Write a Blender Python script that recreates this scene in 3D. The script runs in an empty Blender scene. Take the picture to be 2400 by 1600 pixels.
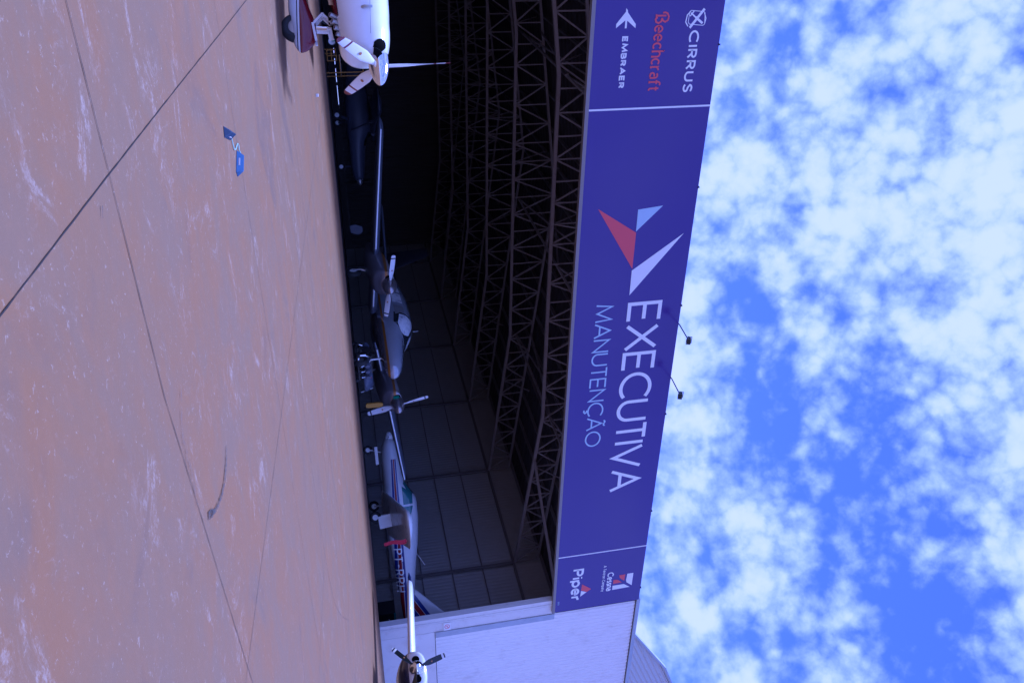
import bpy, bmesh, math, random
from mathutils import Vector, Matrix
random.seed(7)
R = math.radians
sc = bpy.context.scene
col = sc.collection

# ------------------------------------------------------------------ camera
YAW, PITCH, ROLL = 0.5646, 0.1854, -0.0942
fwd = Vector((math.sin(YAW)*math.cos(PITCH), math.cos(YAW)*math.cos(PITCH), math.sin(PITCH)))
r0 = Vector((math.cos(YAW), -math.sin(YAW), 0)); u0 = r0.cross(fwd)
rv = r0*math.cos(ROLL)+u0*math.sin(ROLL); uv = -r0*math.sin(ROLL)+u0*math.cos(ROLL)
cd = bpy.data.cameras.new('camera'); cam = bpy.data.objects.new('camera', cd); col.objects.link(cam)
cd.sensor_width = 36; cd.lens = 1936.5/2400*36; cd.clip_start = 0.05; cd.clip_end = 3000
# the photograph was taken with the camera turned on its side
M = Matrix.Identity(4)
for i in range(3):
    M[i][0] = uv[i]; M[i][1] = -rv[i]; M[i][2] = -fwd[i]
M[0][3], M[1][3], M[2][3] = 0, -20, 0.1258
cam.matrix_world = M
sc.camera = cam

# ------------------------------------------------------------------ light
SUN_EL, SUN_AZ = R(79), R(-10)
sd = bpy.data.lights.new('sun', 'SUN'); sun = bpy.data.objects.new('sun', sd); col.objects.link(sun)
sd.energy = 1.7; sd.angle = R(13); sd.color = (1, .97, .93)
sdir = Vector((math.sin(SUN_AZ)*math.cos(SUN_EL), math.cos(SUN_AZ)*math.cos(SUN_EL), math.sin(SUN_EL)))
sun.rotation_euler = sdir.to_track_quat('Z', 'Y').to_euler(); sun.location = (0, 0, 40)
vs = sc.view_settings
vs.view_transform = 'Standard'; vs.look = 'None'; vs.gamma = 1; vs.use_curve_mapping = False
vs.exposure = 1.22
vs.use_white_balance = True; vs.white_balance_temperature = 4180; vs.white_balance_tint = 32

w = bpy.data.worlds.new('World'); sc.world = w; w.use_nodes = True
nt = w.node_tree; nt.nodes.clear()
class NG:
    "small helper for building node graphs"
    def __init__(s, nt): s.nt = nt
    def n(s, t, **k):
        x = s.nt.nodes.new(t)
        for a, b in k.items():
            if a.startswith('i_'): x.inputs[a[2:].replace('_', ' ')].default_value = b
            else: setattr(x, a, b)
        return x
    def link(s, a, b): s.nt.links.new(a, b)
    def m(s, op, a, b=None, c=None, clamp=False):
        x = s.nt.nodes.new('ShaderNodeMath'); x.operation = op; x.use_clamp = clamp
        for i, v in enumerate((a, b, c)):
            if v is None: continue
            if isinstance(v, (int, float)): x.inputs[i].default_value = v
            else: s.link(v, x.inputs[i])
        return x.outputs[0]
    def mix(s, f, a, b):
        x = s.nt.nodes.new('ShaderNodeMix'); x.data_type = 'RGBA'
        for i, v in ((0, f), (6, a), (7, b)):
            if isinstance(v, (int, float)): x.inputs[i].default_value = v
            elif isinstance(v, (tuple, list)): x.inputs[i].default_value = (*v[:3], 1)
            else: s.link(v, x.inputs[i])
        return x.outputs[2]
    def noise(s, vec, scale, detail=4, rough=.5, dist=0.):
        x = s.nt.nodes.new('ShaderNodeTexNoise'); x.inputs['Scale'].default_value = scale
        x.inputs['Detail'].default_value = detail; x.inputs['Roughness'].default_value = rough
        x.inputs['Distortion'].default_value = dist
        s.link(vec, x.inputs['Vector']); return x.outputs[0]
    def ss(s, v, a, b):
        x = s.nt.nodes.new('ShaderNodeMapRange'); x.interpolation_type = 'SMOOTHSTEP'
        s.link(v, x.inputs[0]); x.inputs[1].default_value = a; x.inputs[2].default_value = b
        return x.outputs[0]
g = NG(nt)
tc = g.n('ShaderNodeTexCoord')
sep = g.n('ShaderNodeSeparateXYZ'); g.link(tc.outputs['Generated'], sep.inputs[0])
sky = g.n('ShaderNodeTexSky', sky_type='NISHITA', sun_disc=False)
sky.sun_elevation = SUN_EL; sky.sun_rotation = SUN_AZ; sky.air_density = 1.0; sky.dust_density = .3; sky.ozone_density = 2.2
zz = g.m('MAXIMUM', sep.outputs[2], 0.03)
px = g.m('DIVIDE', sep.outputs[0], zz); py = g.m('DIVIDE', sep.outputs[1], zz)
comb = g.n('ShaderNodeCombineXYZ'); g.link(px, comb.inputs[0]); g.link(py, comb.inputs[1])
P = comb.outputs[0]; Dv = tc.outputs['Generated']
n1 = g.noise(Dv, 19, 8, .55, .10)       # puffs
n2 = g.noise(P, 2.2, 4, .5, .2)         # large cover
def billow(scale, amt, src):
    v = g.n('ShaderNodeTexVoronoi', feature='F1'); v.inputs['Scale'].default_value = scale
    wv = g.n('ShaderNodeVectorMath', operation='MULTIPLY_ADD'); g.link(nz.outputs[1], wv.inputs[0]); wv.inputs[1].default_value = (src, src, src); g.link(Dv, wv.inputs[2])
    g.link(wv.outputs[0], v.inputs['Vector'])
    return g.m('MULTIPLY', g.m('SUBTRACT', .45, v.outputs['Distance']), amt)
nz = g.n('ShaderNodeTexNoise'); nz.inputs['Scale'].default_value = 14; nz.inputs['Detail'].default_value = 5; nz.inputs['Roughness'].default_value = .6; g.link(Dv, nz.inputs['Vector'])
cov = g.m('ADD', g.m('MULTIPLY', n1, .75), g.m('MULTIPLY', n2, .55))
cov = g.m('ADD', cov, billow(33, .20, .055))
cov = g.m('ADD', cov, billow(72, .09, .035))
def hole(cx, cy, rx, ry, amp, cov):
    dx = g.m('DIVIDE', g.m('SUBTRACT', px, cx), rx); dy = g.m('DIVIDE', g.m('SUBTRACT', py, cy), ry)
    d = g.m('ADD', g.m('MULTIPLY', dx, dx), g.m('MULTIPLY', dy, dy))
    e = g.m('POWER', 2.718, g.m('MULTIPLY', d, -1.0))
    return g.m('SUBTRACT', cov, g.m('MULTIPLY', e, amp))
for h_ in ((.84, 1.30, .16, .12, .14), (1.27, 1.34, .14, .24, .14), (1.10, .90, .30, .10, .12), (1.34, .86, .16, .14, .12),
           (1.05, 1.12, .16, .12, .08), (.42, 1.72, .16, .06, .08), (1.5, 1.15, .2, .2, .07),
           (.35, 1.2, .4, .35, -.10), (.65, .80, .3, .22, -.10), (1.9, 1.9, .5, .5, -.05), (1.0, 1.75, .3, .25, -.04)):
    cov = hole(*h_, cov)
mask = g.ss(cov, .465, .75)
mask = g.m('MULTIPLY', mask, .96)
shade = g.ss(cov, .62, .84)
ccol = g.mix(shade, (.70, .74, .95), (.98, .90, 1.0))
bs = g.n('ShaderNodeBackground'); sk = g.n('ShaderNodeMix', data_type='RGBA', blend_type='MULTIPLY'); sk.inputs[0].default_value = 1
g.link(sky.outputs[0], sk.inputs[6]); sk.inputs[7].default_value = (.66, .545, 1.0, 1)
g.link(sk.outputs[2], bs.inputs[0]); bs.inputs[1].default_value = .078
bc = g.n('ShaderNodeBackground'); g.link(ccol, bc.inputs[0]); bc.inputs[1].default_value = .39
mx = g.n('ShaderNodeMixShader'); g.link(mask, mx.inputs[0]); g.link(bs.outputs[0], mx.inputs[1]); g.link(bc.outputs[0], mx.inputs[2])
out = g.n('ShaderNodeOutputWorld'); g.link(mx.outputs[0], out.inputs[0])

# ------------------------------------------------------------------ materials
def newmat(name):
    m = bpy.data.materials.new(name); m.use_nodes = True
    b = m.node_tree.nodes['Principled BSDF']
    return m, NG(m.node_tree), b
def mat(name, c, rough=.5, metal=0., var=.12, scale=6., bump=0., bscale=60., grime=None, emit=None, coat=0.):
    m, g, b = newmat(name)
    tc = g.n('ShaderNodeTexCoord'); o = tc.outputs['Object']
    n = g.noise(o, scale, 5, .6)
    d = tuple(x*(1-var) for x in c); l = tuple(min(1, x*(1+var)) for x in c)
    cc = g.mix(n, d, l)
    if grime:
        gn = g.ss(g.noise(o, grime[1], 6, .65, .5), .52, .75)
        cc = g.mix(g.m('MULTIPLY', gn, grime[2]), cc, grime[0])
    g.link(cc, b.inputs['Base Color'])
    b.inputs['Metallic'].default_value = metal
    rr = g.m('ADD', g.m('MULTIPLY', n, .2*rough), rough*.9); g.link(rr, b.inputs['Roughness'])
    b.inputs['Coat Weight'].default_value = coat
    if bump:
        bp = g.n('ShaderNodeBump'); bp.inputs['Strength'].default_value = bump; bp.inputs['Distance'].default_value = .01
        g.link(g.noise(o, bscale, 3), bp.inputs['Height']); g.link(bp.outputs[0], b.inputs['Normal'])
    return m
def bands(name, cx, cy, cz, stops, rough=.3, coat=.3, metal=0., cond=None, fan=None):
    """paint in bands: value t = cx*x+cy*y+cz*z in object space, stops = [(t, colour), ...] ascending.
    cond=(axis, limit, colour): past that limit the one colour is used instead"""
    m, g, b = newmat(name)
    tc = g.n('ShaderNodeTexCoord'); s = g.n('ShaderNodeSeparateXYZ'); g.link(tc.outputs['Object'], s.inputs[0])
    t = g.m('ADD', g.m('ADD', g.m('MULTIPLY', s.outputs[0], cx), g.m('MULTIPLY', s.outputs[1], cy)), g.m('MULTIPLY', s.outputs[2], cz))
    if fan:   # (top z, width at x=0, change of width per metre): t runs 0..1 down a widening band
        t = g.m('DIVIDE', g.m('SUBTRACT', fan[0], t), g.m('ADD', g.m('MULTIPLY', s.outputs[0], fan[2]), fan[1]))
    c = None
    for a, k in stops:
        if c is None: c = (*k, 1) if False else k; continue
        f = g.m('GREATER_THAN', t, a)
        c = g.mix(f, c, k)
    if cond:
        f = g.m('GREATER_THAN', g.m('MULTIPLY', s.outputs[cond[0]], cond[3]), cond[1]*cond[3])
        c = g.mix(f, c, cond[2])
    n = g.noise(tc.outputs['Object'], 5, 5, .6)
    hsv = g.n('ShaderNodeHueSaturation'); g.link(c, hsv.inputs['Color'])
    g.link(g.m('ADD', g.m('MULTIPLY', n, .16), .92), hsv.inputs['Value'])
    g.link(hsv.outputs[0], b.inputs['Base Color'])
    b.inputs['Roughness'].default_value = rough; b.inputs['Coat Weight'].default_value = coat; b.inputs['Metallic'].default_value = metal
    return m

WHITE = mat('white_paint', (.84, .84, .84), .28, coat=.4, var=.04)
WHITE_D = mat('weathered_white_metal', (.76, .75, .74), .5, var=.06, grime=((.30, .20, .13), 2.2, .22))
WALLM = mat('white_sheet_metal', (.86, .86, .86), .48, var=.06, scale=1.2, grime=((.45, .40, .38), 1.4, .25))
PLAST = mat('white_plaster_panel', (.82, .81, .80), .7, var=.06, scale=1.5, grime=((.36, .28, .22), 1.8, .28), bump=.3)
FLASH = mat('galvanised_flashing', (.42, .45, .50), .38, metal=.35, var=.2, scale=3)
STEEL = mat('painted_truss_steel', (.27, .25, .26), .55, var=.15, grime=((.10, .07, .05), 3, .4))
FRAME = mat('sign_frame_metal', (.26, .235, .235), .5, var=.1)
SIGNB = mat('blue_violet_sign_vinyl', (.072, .052, .30), .22, var=.05, scale=.5)
LETW = mat('white_vinyl', (.88, .90, .90), .4, var=.02)
LETG = mat('light_blue_vinyl', (.50, .66, .80), .4, var=.02)
LETR = mat('red_vinyl', (.68, .09, .11), .4, var=.03)
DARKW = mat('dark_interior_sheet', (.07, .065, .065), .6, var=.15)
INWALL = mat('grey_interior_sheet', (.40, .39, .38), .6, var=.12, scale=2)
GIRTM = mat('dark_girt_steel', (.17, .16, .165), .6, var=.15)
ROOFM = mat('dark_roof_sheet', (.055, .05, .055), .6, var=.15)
ROOFL = mat('pale_roof_sheet', (.60, .61, .62), .4, var=.06)
RUBBER = mat('black_rubber', (.025, .025, .027), .7, var=.2, bump=.3)
BLACK = mat('black_paint', (.012, .012, .014), .35, var=.2)
DARK = mat('dark_recess', (.006, .006, .007), .9, var=.1)
DARK.node_tree.nodes['Principled BSDF'].inputs['Specular IOR Level'].default_value = .05
CHROME = mat('polished_metal', (.82, .80, .78), .08, metal=1, var=.03)
ALU = mat('dull_aluminium', (.5, .5, .5), .3, metal=.8, var=.15)
GLASS = mat('dark_glass', (.02, .025, .03), .06, var=.1, coat=.6)
GLASST = mat('teal_tinted_glass', (.06, .16, .17), .08, var=.15, coat=.5)
GLASSL = mat('pale_glass', (.2, .2, .2), .1, var=.2, coat=.5)
REDP = mat('dark_red_paint', (.20, .012, .022), .25, var=.06, coat=.5)
REDF = mat('red_cloth', (.5, .03, .06), .8, var=.15)
YEL = mat('yellow_paint', (.38, .20, .012), .5, var=.15)
ORG = mat('orange_painted_tube', (.36, .17, .02), .5, var=.2)
GREEN = mat('green_plastic', (.02, .25, .14), .5, var=.1)
TEAL = mat('teal_strip', (.02, .16, .16), .5, var=.1)
CHOCK = mat('blue_painted_chock', (.055, .12, .27), .5, var=.12, grime=((.02, .03, .06), 14, .5), scale=20)
CHOCKD = mat('dark_blue_chock', (.025, .045, .10), .55, var=.2, grime=((.01, .015, .03), 14, .6), scale=20)
ROPE = mat('pale_green_rope', (.42, .62, .55), .8, var=.15, scale=60)
SILVER = bands('silver_livery_belly_shade', 0, 0, 1, [(-9, (.16, .15, .17)), (.92, (.34, .16, .03)), (.985, (.36, .38, .43))], .13, .9, .25)  # brown stripe; the darker grey below it is belly shade painted in
SILVN = bands('silver_nacelle_bands', 0, 0, 1, [(-9, (.17, .16, .18)), (1.10, (.30, .14, .03)), (1.18, (.38, .35, .35))], .32, .4, .4)  # brown stripe, with a darker grey below it
SILVP = mat('silver_paint', (.15, .16, .20), .32, metal=.4, var=.08)
DKUND = mat('dark_plane_paint', (.10, .11, .16), .4, var=.1)
NAVY = mat('navy_paint', (.02, .025, .10), .35, var=.1)

# ------------------------------------------------------------------ mesh helpers
class MB:
    def __init__(s): s.v = []; s.f = []; s.mi = []; s.cur = 0
    def add(s, vs, fs):
        o = len(s.v); s.v += [tuple(x) for x in vs]
        for f in fs: s.f.append([o+i for i in f]); s.mi.append(s.cur)
        return s
    def box(s, x0, x1, y0, y1, z0, z1):
        v = [(x, y, z) for x in (x0, x1) for y in (y0, y1) for z in (z0, z1)]
        return s.add(v, [(0, 1, 3, 2), (4, 6, 7, 5), (0, 4, 5, 1), (2, 3, 7, 6), (0, 2, 6, 4), (1, 5, 7, 3)])
    def bar(s, p, q, a, b=None, up=(0, 0, 1)):
        b = b or a; p = Vector(p); q = Vector(q); d = (q-p).normalized(); up = Vector(up)
        if abs(d.dot(up)) > .97: up = Vector((0, 1, 0))
        x = d.cross(up).normalized(); y = x.cross(d)
        v = [c+x*i*a/2+y*j*b/2 for c in (p, q) for i, j in ((-1, -1), (1, -1), (1, 1), (-1, 1))]
        return s.add(v, [(3, 2, 1, 0), (4, 5, 6, 7)]+[(i, (i+1) % 4, 4+(i+1) % 4, 4+i) for i in range(4)])
    def tube(s, pts, r, n=8, cap=True):
        pts = [Vector(p) for p in pts]; rs = r if isinstance(r, (list, tuple)) else [r]*len(pts)
        vs = []; prev = None
        for i, p in enumerate(pts):
            d = (pts[min(i+1, len(pts)-1)]-pts[max(i-1, 0)]).normalized()
            if prev is None:
                a = Vector((0, 0, 1)) if abs(d.z) < .9 else Vector((1, 0, 0))
                x = d.cross(a).normalized()
            else: x = (prev-d*prev.dot(d)).normalized()
            prev = x; y = d.cross(x)
            vs += [p+(x*math.cos(2*math.pi*k/n)+y*math.sin(2*math.pi*k/n))*rs[i] for k in range(n)]
        fs = [(i*n+k, i*n+(k+1) % n, (i+1)*n+(k+1) % n, (i+1)*n+k) for i in range(len(pts)-1) for k in range(n)]
        if cap: fs += [tuple(range(n))[::-1], tuple(range((len(pts)-1)*n, len(pts)*n))]
        return s.add(vs, fs)
    def loft(s, rings, cap0=True, cap1=True):
        n = len(rings[0]); vs = [p for r_ in rings for p in r_]
        fs = [(i*n+k, i*n+(k+1) % n, (i+1)*n+(k+1) % n, (i+1)*n+k) for i in range(len(rings)-1) for k in range(n)]
        if cap0: fs.append(tuple(range(n))[::-1])
        if cap1: fs.append(tuple(range((len(rings)-1)*n, len(rings)*n)))
        return s.add(vs, fs)
    def lathe(s, prof, axis='X', c=(0, 0, 0), n=28):
        rings = []
        for t, r in prof:
            ring = []
            for k in range(n):
                a = 2*math.pi*k/n; u_, v_ = r*math.cos(a), r*math.sin(a)
                p = {'X': (t, u_, v_), 'Y': (v_, t, u_), 'Z': (u_, v_, t)}[axis]
                ring.append((c[0]+p[0], c[1]+p[1], c[2]+p[2]))
            rings.append(ring)
        return s.loft(rings)
    def grid(s, rows):
        n = len(rows[0]); vs = [p for r_ in rows for p in r_]
        return s.add(vs, [(i*n+k, i*n+k+1, (i+1)*n+k+1, (i+1)*n+k) for i in range(len(rows)-1) for k in range(n-1)])
    def prism(s, pts, d):
        n = len(pts); d = Vector(d)
        v = [Vector(p) for p in pts]+[Vector(p)+d for p in pts]
        return s.add(v, [tuple(range(n))[::-1], tuple(range(n, 2*n))]+[(i, (i+1) % n, n+(i+1) % n, n+i) for i in range(n)])
    def build(s, name, mats, parent=None, smooth=False, label=None, fix=True):
        me = bpy.data.meshes.new(name); me.from_pydata([tuple(p) for p in s.v], [], s.f)
        for m in (mats if isinstance(mats, (list, tuple)) else [mats]): me.materials.append(m)
        for p, i in zip(me.polygons, s.mi): p.material_index = i
        if fix:
            bm = bmesh.new(); bm.from_mesh(me); bmesh.ops.recalc_face_normals(bm, faces=bm.faces); bm.to_mesh(me); bm.free()
        if smooth:
            for p in me.polygons: p.use_smooth = True
            try:
                bm = bmesh.new(); bm.from_mesh(me)
                for e in bm.edges:
                    if len(e.link_faces) == 2 and e.calc_face_angle(0) > R(38): e.smooth = False
                bm.to_mesh(me); bm.free()
            except Exception: pass
        me.update()
        o = bpy.data.objects.new(name, me); col.objects.link(o)
        if parent: o.parent = parent
        if label: o['label'] = label
        return o
def tag(o, label, cat, group=None):
    o['label'] = label; o['category'] = cat
    if group: o['group'] = group
    return o
def thing(name, label, cat, loc=(0, 0, 0), rz=0, group=None):
    o = bpy.data.objects.new(name, None); o.empty_display_size = .3; col.objects.link(o)
    o.location = loc; o.rotation_euler = (0, 0, rz)
    return tag(o, label, cat, group)
def struct(name, mb, m, **k):
    o = mb.build(name, m, **k); o['kind'] = 'structure'; return o

# ------------------------------------------------------------------ ground
SL = 0.05      # the apron rises towards the hangar floor
def gz(y): return SL*y if y < 0 else 0.0
m, g, b = newmat('red_dusted_concrete')
tc = g.n('ShaderNodeTexCoord'); o = tc.outputs['Object']
mp = g.n('ShaderNodeMapping'); g.link(o, mp.inputs[0]); mp.inputs['Scale'].default_value = (.75, 1.1, 1); mp.inputs['Rotation'].default_value = (0, 0, R(14))
V = mp.outputs[0]
c = g.mix(g.ss(g.noise(V, .55, 7, .68, .5), .38, .62), (.200, .102, .042), (.220, .100, .034))
c = g.mix(g.ss(g.noise(V, 1.7, 7, .68, .6), .38, .66), c, (.190, .106, .053))
c = g.mix(g.m('MULTIPLY', g.ss(g.noise(V, .9, 5, .6, 1.2), .57, .73), .6), c, (.125, .075, .05))
c = g.mix(g.m('MULTIPLY', g.ss(g.noise(V, 9, 6, .7, .3), .45, .8), .30), c, (.26, .125, .055))
c = g.mix(g.m('MULTIPLY', g.ss(g.noise(o, 230, 3, .7), .56, .75), .40), c, (.30, .19, .12))
c = g.mix(g.m('MULTIPLY', g.ss(g.noise(o, 310, 2, .7), .60, .78), .5), c, (.09, .045, .025))
scf = g.m('MULTIPLY', g.ss(g.noise(V, 2.6, 9, .78, 1.1), .54, .66), g.ss(g.noise(o, .8, 3, .5), .39, .57))
scf = g.m('MULTIPLY', scf, g.ss(g.noise(o, 45, 5, .75), .35, .6))
c = g.mix(g.m('MULTIPLY', scf, .72), c, (.38, .28, .23))
spk = g.m('MULTIPLY', g.ss(g.noise(o, 28, 4, .8, .5), .60, .68), .65)
c = g.mix(spk, c, (.34, .24, .18))
g.link(c, b.inputs['Base Color'])
b.inputs['Roughness'].default_value = .72
bp = g.n('ShaderNodeBump'); bp.inputs['Strength'].default_value = .35; bp.inputs['Distance'].default_value = .006
g.link(g.noise(o, 90, 6, .7), bp.inputs['Height']); g.link(bp.outputs[0], b.inputs['Normal'])
CONC = m
a = MB()
xs = [-400, -60, -10, 0, 10, 30, 60, 400]
a.grid([[(x, y, SL*y if y > -40 else -2.0-.0*y) for x in xs] for y in (-600, -40, -20, -10, -5, -1.5, -.02)])
struct('apron', a, CONC, fix=False)
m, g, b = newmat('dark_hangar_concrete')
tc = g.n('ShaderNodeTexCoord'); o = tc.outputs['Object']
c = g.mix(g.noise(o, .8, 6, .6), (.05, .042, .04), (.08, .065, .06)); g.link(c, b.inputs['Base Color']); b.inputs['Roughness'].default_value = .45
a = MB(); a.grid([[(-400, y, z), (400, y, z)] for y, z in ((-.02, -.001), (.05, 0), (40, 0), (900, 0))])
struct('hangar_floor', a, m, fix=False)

JOINT = mat('joint_filler', (.022, .014, .012), .8, var=.4, scale=30)
def joint(pts, wd):
    a = MB(); n = 60; L = []; Rr = []
    (x0, y0), (x1, y1) = pts
    d = Vector((x1-x0, y1-y0, 0)).normalized(); nn = Vector((-d.y, d.x, 0))
    N = int(max(40, (Vector((x1-x0, y1-y0, 0)).length)*14))
    rows = []
    wob = random.uniform(0, 9)
    for i in range(N+1):
        t = i/N; x = x0+(x1-x0)*t; y = y0+(y1-y0)*t
        j = .0016*math.sin(t*N*.11+wob)+.0007*random.uniform(-1, 1)
        h = wd*.42*(.5+random.uniform(-.15, .22))
        p = Vector((x, y, 0))+nn*j
        A = p+nn*h; B_ = p-nn*h
        rows.append([(A.x, A.y, gz(A.y)+.004), (B_.x, B_.y, gz(B_.y)+.004)])
    a.grid(rows); struct('expansion_joint', a, JOINT, fix=False)
for y_, wd in ((-16.47, .012), (-13.32, .009), (-10.15, .009), (-7.0, .010), (-3.8, .010)):
    if y_ == -16.47: joint(((-14, -16.45), (2.4, -16.43)), wd); joint(((2.4, -16.43), (5.2, -16.06)), wd*.9)
    elif y_ == -13.32: joint(((-14, -13.5), (24, -12.9)), wd)
    else: joint(((-14, y_-.1), (30, y_+.15)), wd)
for x_, wd in ((-2.4, .012), (1.25, .012), (4.86, .010), (8.5, .01), (12.1, .01), (15.7, .01), (19.3, .01)):
    if x_ == 1.25: joint(((1.19, -19.4), (1.25, -16.46)), wd); joint(((1.25, -16.46), (1.6, -3.0)), wd)
    else: joint(((x_, -19), (x_+.1, -1.0)), wd)

def decal_mat(name, c, sc_, lo, hi, k):
    m, g, b = newmat(name)
    tc = g.n('ShaderNodeTexCoord'); b.inputs['Base Color'].default_value = (*c, 1); b.inputs['Roughness'].default_value = .8
    g.link(g.m('MULTIPLY', g.ss(g.noise(tc.outputs['Object'], sc_, 6, .75), lo, hi), k), b.inputs['Alpha'])
    return m
SKID = decal_mat('tyre_rubber_smear', (.07, .06, .06), 26, .30, .62, .8)
SKIDL = decal_mat('faint_rubber_smear', (.12, .11, .12), 22, .40, .72, .45)
def ribbon(name, pts, wds, m):
    a = MB(); rows = []
    P2 = []
    for i in range(len(pts)-1):
        for k in range(8):
            t = k/8; p0 = pts[max(i-1, 0)]; p1 = pts[i]; p2 = pts[i+1]; p3 = pts[min(i+2, len(pts)-1)]
            P2.append(([.5*((2*p1[q])+(-p0[q]+p2[q])*t+(2*p0[q]-5*p1[q]+4*p2[q]-p3[q])*t*t+(-p0[q]+3*p1[q]-3*p2[q]+p3[q])*t**3) for q in (0, 1)], wds[i]*(1-t)+wds[i+1]*t))
    P2.append((list(pts[-1]), wds[-1]))
    for i, (p, wd) in enumerate(P2):
        q = P2[min(i+1, len(P2)-1)][0]; r_ = P2[max(i-1, 0)][0]
        d = Vector((q[0]-r_[0], q[1]-r_[1])).normalized(); nx, ny = -d.y, d.x
        rows.append([(p[0]+nx*wd*s, p[1]+ny*wd*s, gz(p[1]+ny*wd*s)+.008) for s in (.5, -.5)])
    a.grid(rows); struct(name, a, m, fix=False)
ribbon('tyre_mark', [(3.45, -15.48), (3.53, -15.6), (3.565, -15.80), (3.51, -16.02), (3.43, -16.14)], [.008, .03, .035, .03, .04], SKID)
ribbon('tyre_mark', [(3.46, -16.10), (3.40, -16.20)], [.06, .045], SKID)
ribbon('tyre_mark', [(2.53, -16.15), (2.70, -16.30), (2.9, -16.32), (3.02, -16.31), (3.18, -16.35)], [.01, .03, .05, .04, .02], SKIDL)
ribbon('tyre_mark', [(4.4, -11.0), (6.2, -11.6), (9.6, -11.3), (12.2, -9.6)], [.02, .04, .04, .03], SKIDL)
ribbon('tyre_mark', [(3.2, -8.9), (5.0, -8.7), (8.4, -9.4), (12.6, -8.2)], [.03, .05, .05, .04], SKIDL)
ribbon('tyre_mark', [(1.315, -16.62), (1.355, -16.65)], [.007, .005], SKID)

# ------------------------------------------------------------------ hangar
ZC, ZE, XL, XR, X0, XW = 6.78, 5.84, 6.21, 18.86, -1.6, 26.65
def topz(x): return 8.5-.117*abs(x-12.53)
def botz(x):
    if x < XL: return ZE+(ZC-ZE)*(x-X0)/(XL-X0)
    if x > XR: return ZE+(ZC-ZE)*(XW-x)/(XW-XR)
    return ZC
hangar = thing('hangar', 'large maintenance hangar with open front, steel roof trusses and white sheet metal end wall', 'hangar')
def corr(x0, x1, z0, z1, y, pitch, dep, axis='x', face=-1):
    "trapezoid-ribbed sheet, ribs vertical; axis x: wall in the xz plane at y, axis y: wall in the yz plane at x=y"
    a = MB(); rows = [[], []]
    n = int((x1-x0)/pitch)+1
    for i in range(n):
        b_ = x0+i*pitch
        for dx, h in ((0, 0), (.28, 0), (.42, 1), (.86, 1), (1.0, 0)):
            xx = min(b_+dx*pitch, x1)
            for q, z in ((0, z0), (1, z1)):
                rows[q].append((xx, y+face*dep*h, z) if axis == 'x' else (y+face*dep*h, xx, z))
    a.grid(rows); return a
# front end wall: ribbed sheet over a plain panel
corr(24.76, 34, 1.95, 9.57, 0, .2, .032).build('front_wall', WALLM, hangar, fix=False)
a = MB(); a.box(24.72, 34, .03, .2, -.2, 9.57); a.build('wall_core', DARKW, hangar)
a = MB(); a.box(24.76, 34, -.012, .028, -.4, 1.93); a.build('lower_wall_panel', PLAST, hangar)
a = MB()
a.box(24.02, 24.30, -.03, .20, -.02, 6.45); a.box(24.33, 24.74, -.015, .2, -.02, 6.45); a.box(24.30, 24.33, .0, .2, -.02, 6.45)
a.build('door_post', WHITE_D, hangar)
a = MB(); a.box(24.74, 25.02, -.052, -.034, 1.96, 6.40)
a.build('flashing', FLASH, hangar)
a = MB()
a.box(24.2, 24.24, -.06, -.031, .0, 6.4)
a.build('door_track', WHITE_D, hangar)
# parapet trim
a = MB(); a.box(24.6, 34, -.09, .25, 9.60, 9.74); a.build('parapet_trim', FLASH, hangar)
# door header beam behind the sign
a = MB(); a.box(-1.6, 24.6, .06, .3, 6.47, 6.8); a.box(-1.6, 24.6, .08, .28, 9.0, 9.5)
for i in range(14): a.box(i*1.9-1.2, i*1.9-1.1, .1, .26, 6.8, 9.0)
a.build('header_beam', STEEL, hangar)
# side walls, rear wall
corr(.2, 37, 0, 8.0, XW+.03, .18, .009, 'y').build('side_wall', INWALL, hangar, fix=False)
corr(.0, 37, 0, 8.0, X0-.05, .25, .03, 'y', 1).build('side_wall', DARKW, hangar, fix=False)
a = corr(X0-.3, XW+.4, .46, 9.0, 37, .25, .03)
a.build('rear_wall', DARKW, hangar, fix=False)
a = MB(); a.box(X0, 12.3, 37, 37.1, 0, .46)
for p0, p1, z in ((12.3, 12.7, .415), (12.7, 12.95, 0), (12.95, 13.35, .42), (13.35, 13.6, 0), (13.6, 14.5, .425), (14.5, 14.7, 0), (14.7, 16.0, .43), (16.0, 27, 0)):
    a.box(p0, p1, 37, 37.1, 0, z if z else .46)
a.build('rear_wall_plinth', DARKW, hangar)
# roof
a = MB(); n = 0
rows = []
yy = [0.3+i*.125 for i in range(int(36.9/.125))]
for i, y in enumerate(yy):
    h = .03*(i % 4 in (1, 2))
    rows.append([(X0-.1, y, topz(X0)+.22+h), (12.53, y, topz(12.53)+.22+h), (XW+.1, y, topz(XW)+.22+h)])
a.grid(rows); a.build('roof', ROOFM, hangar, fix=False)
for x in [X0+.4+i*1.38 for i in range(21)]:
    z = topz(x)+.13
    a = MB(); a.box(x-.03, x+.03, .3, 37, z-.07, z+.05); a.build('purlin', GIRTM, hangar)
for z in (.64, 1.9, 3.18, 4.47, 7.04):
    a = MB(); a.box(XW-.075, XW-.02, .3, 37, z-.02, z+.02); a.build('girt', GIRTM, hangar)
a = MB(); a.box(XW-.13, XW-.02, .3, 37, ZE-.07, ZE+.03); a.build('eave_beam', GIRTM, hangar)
YT = [4.33, 10.4, 16.2, 22.0, 27.8, 33.6]
for y in YT:
    a = MB(); a.box(XW-.20, XW-.085, y-.05, y+.05, 0, ZE-.075); a.build('column', GIRTM, hangar)
    a = MB(); a.box(X0+.02, X0+.2, y-.09, y+.09, 0, ZE-.105); a.build('column', GIRTM, hangar)
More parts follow.
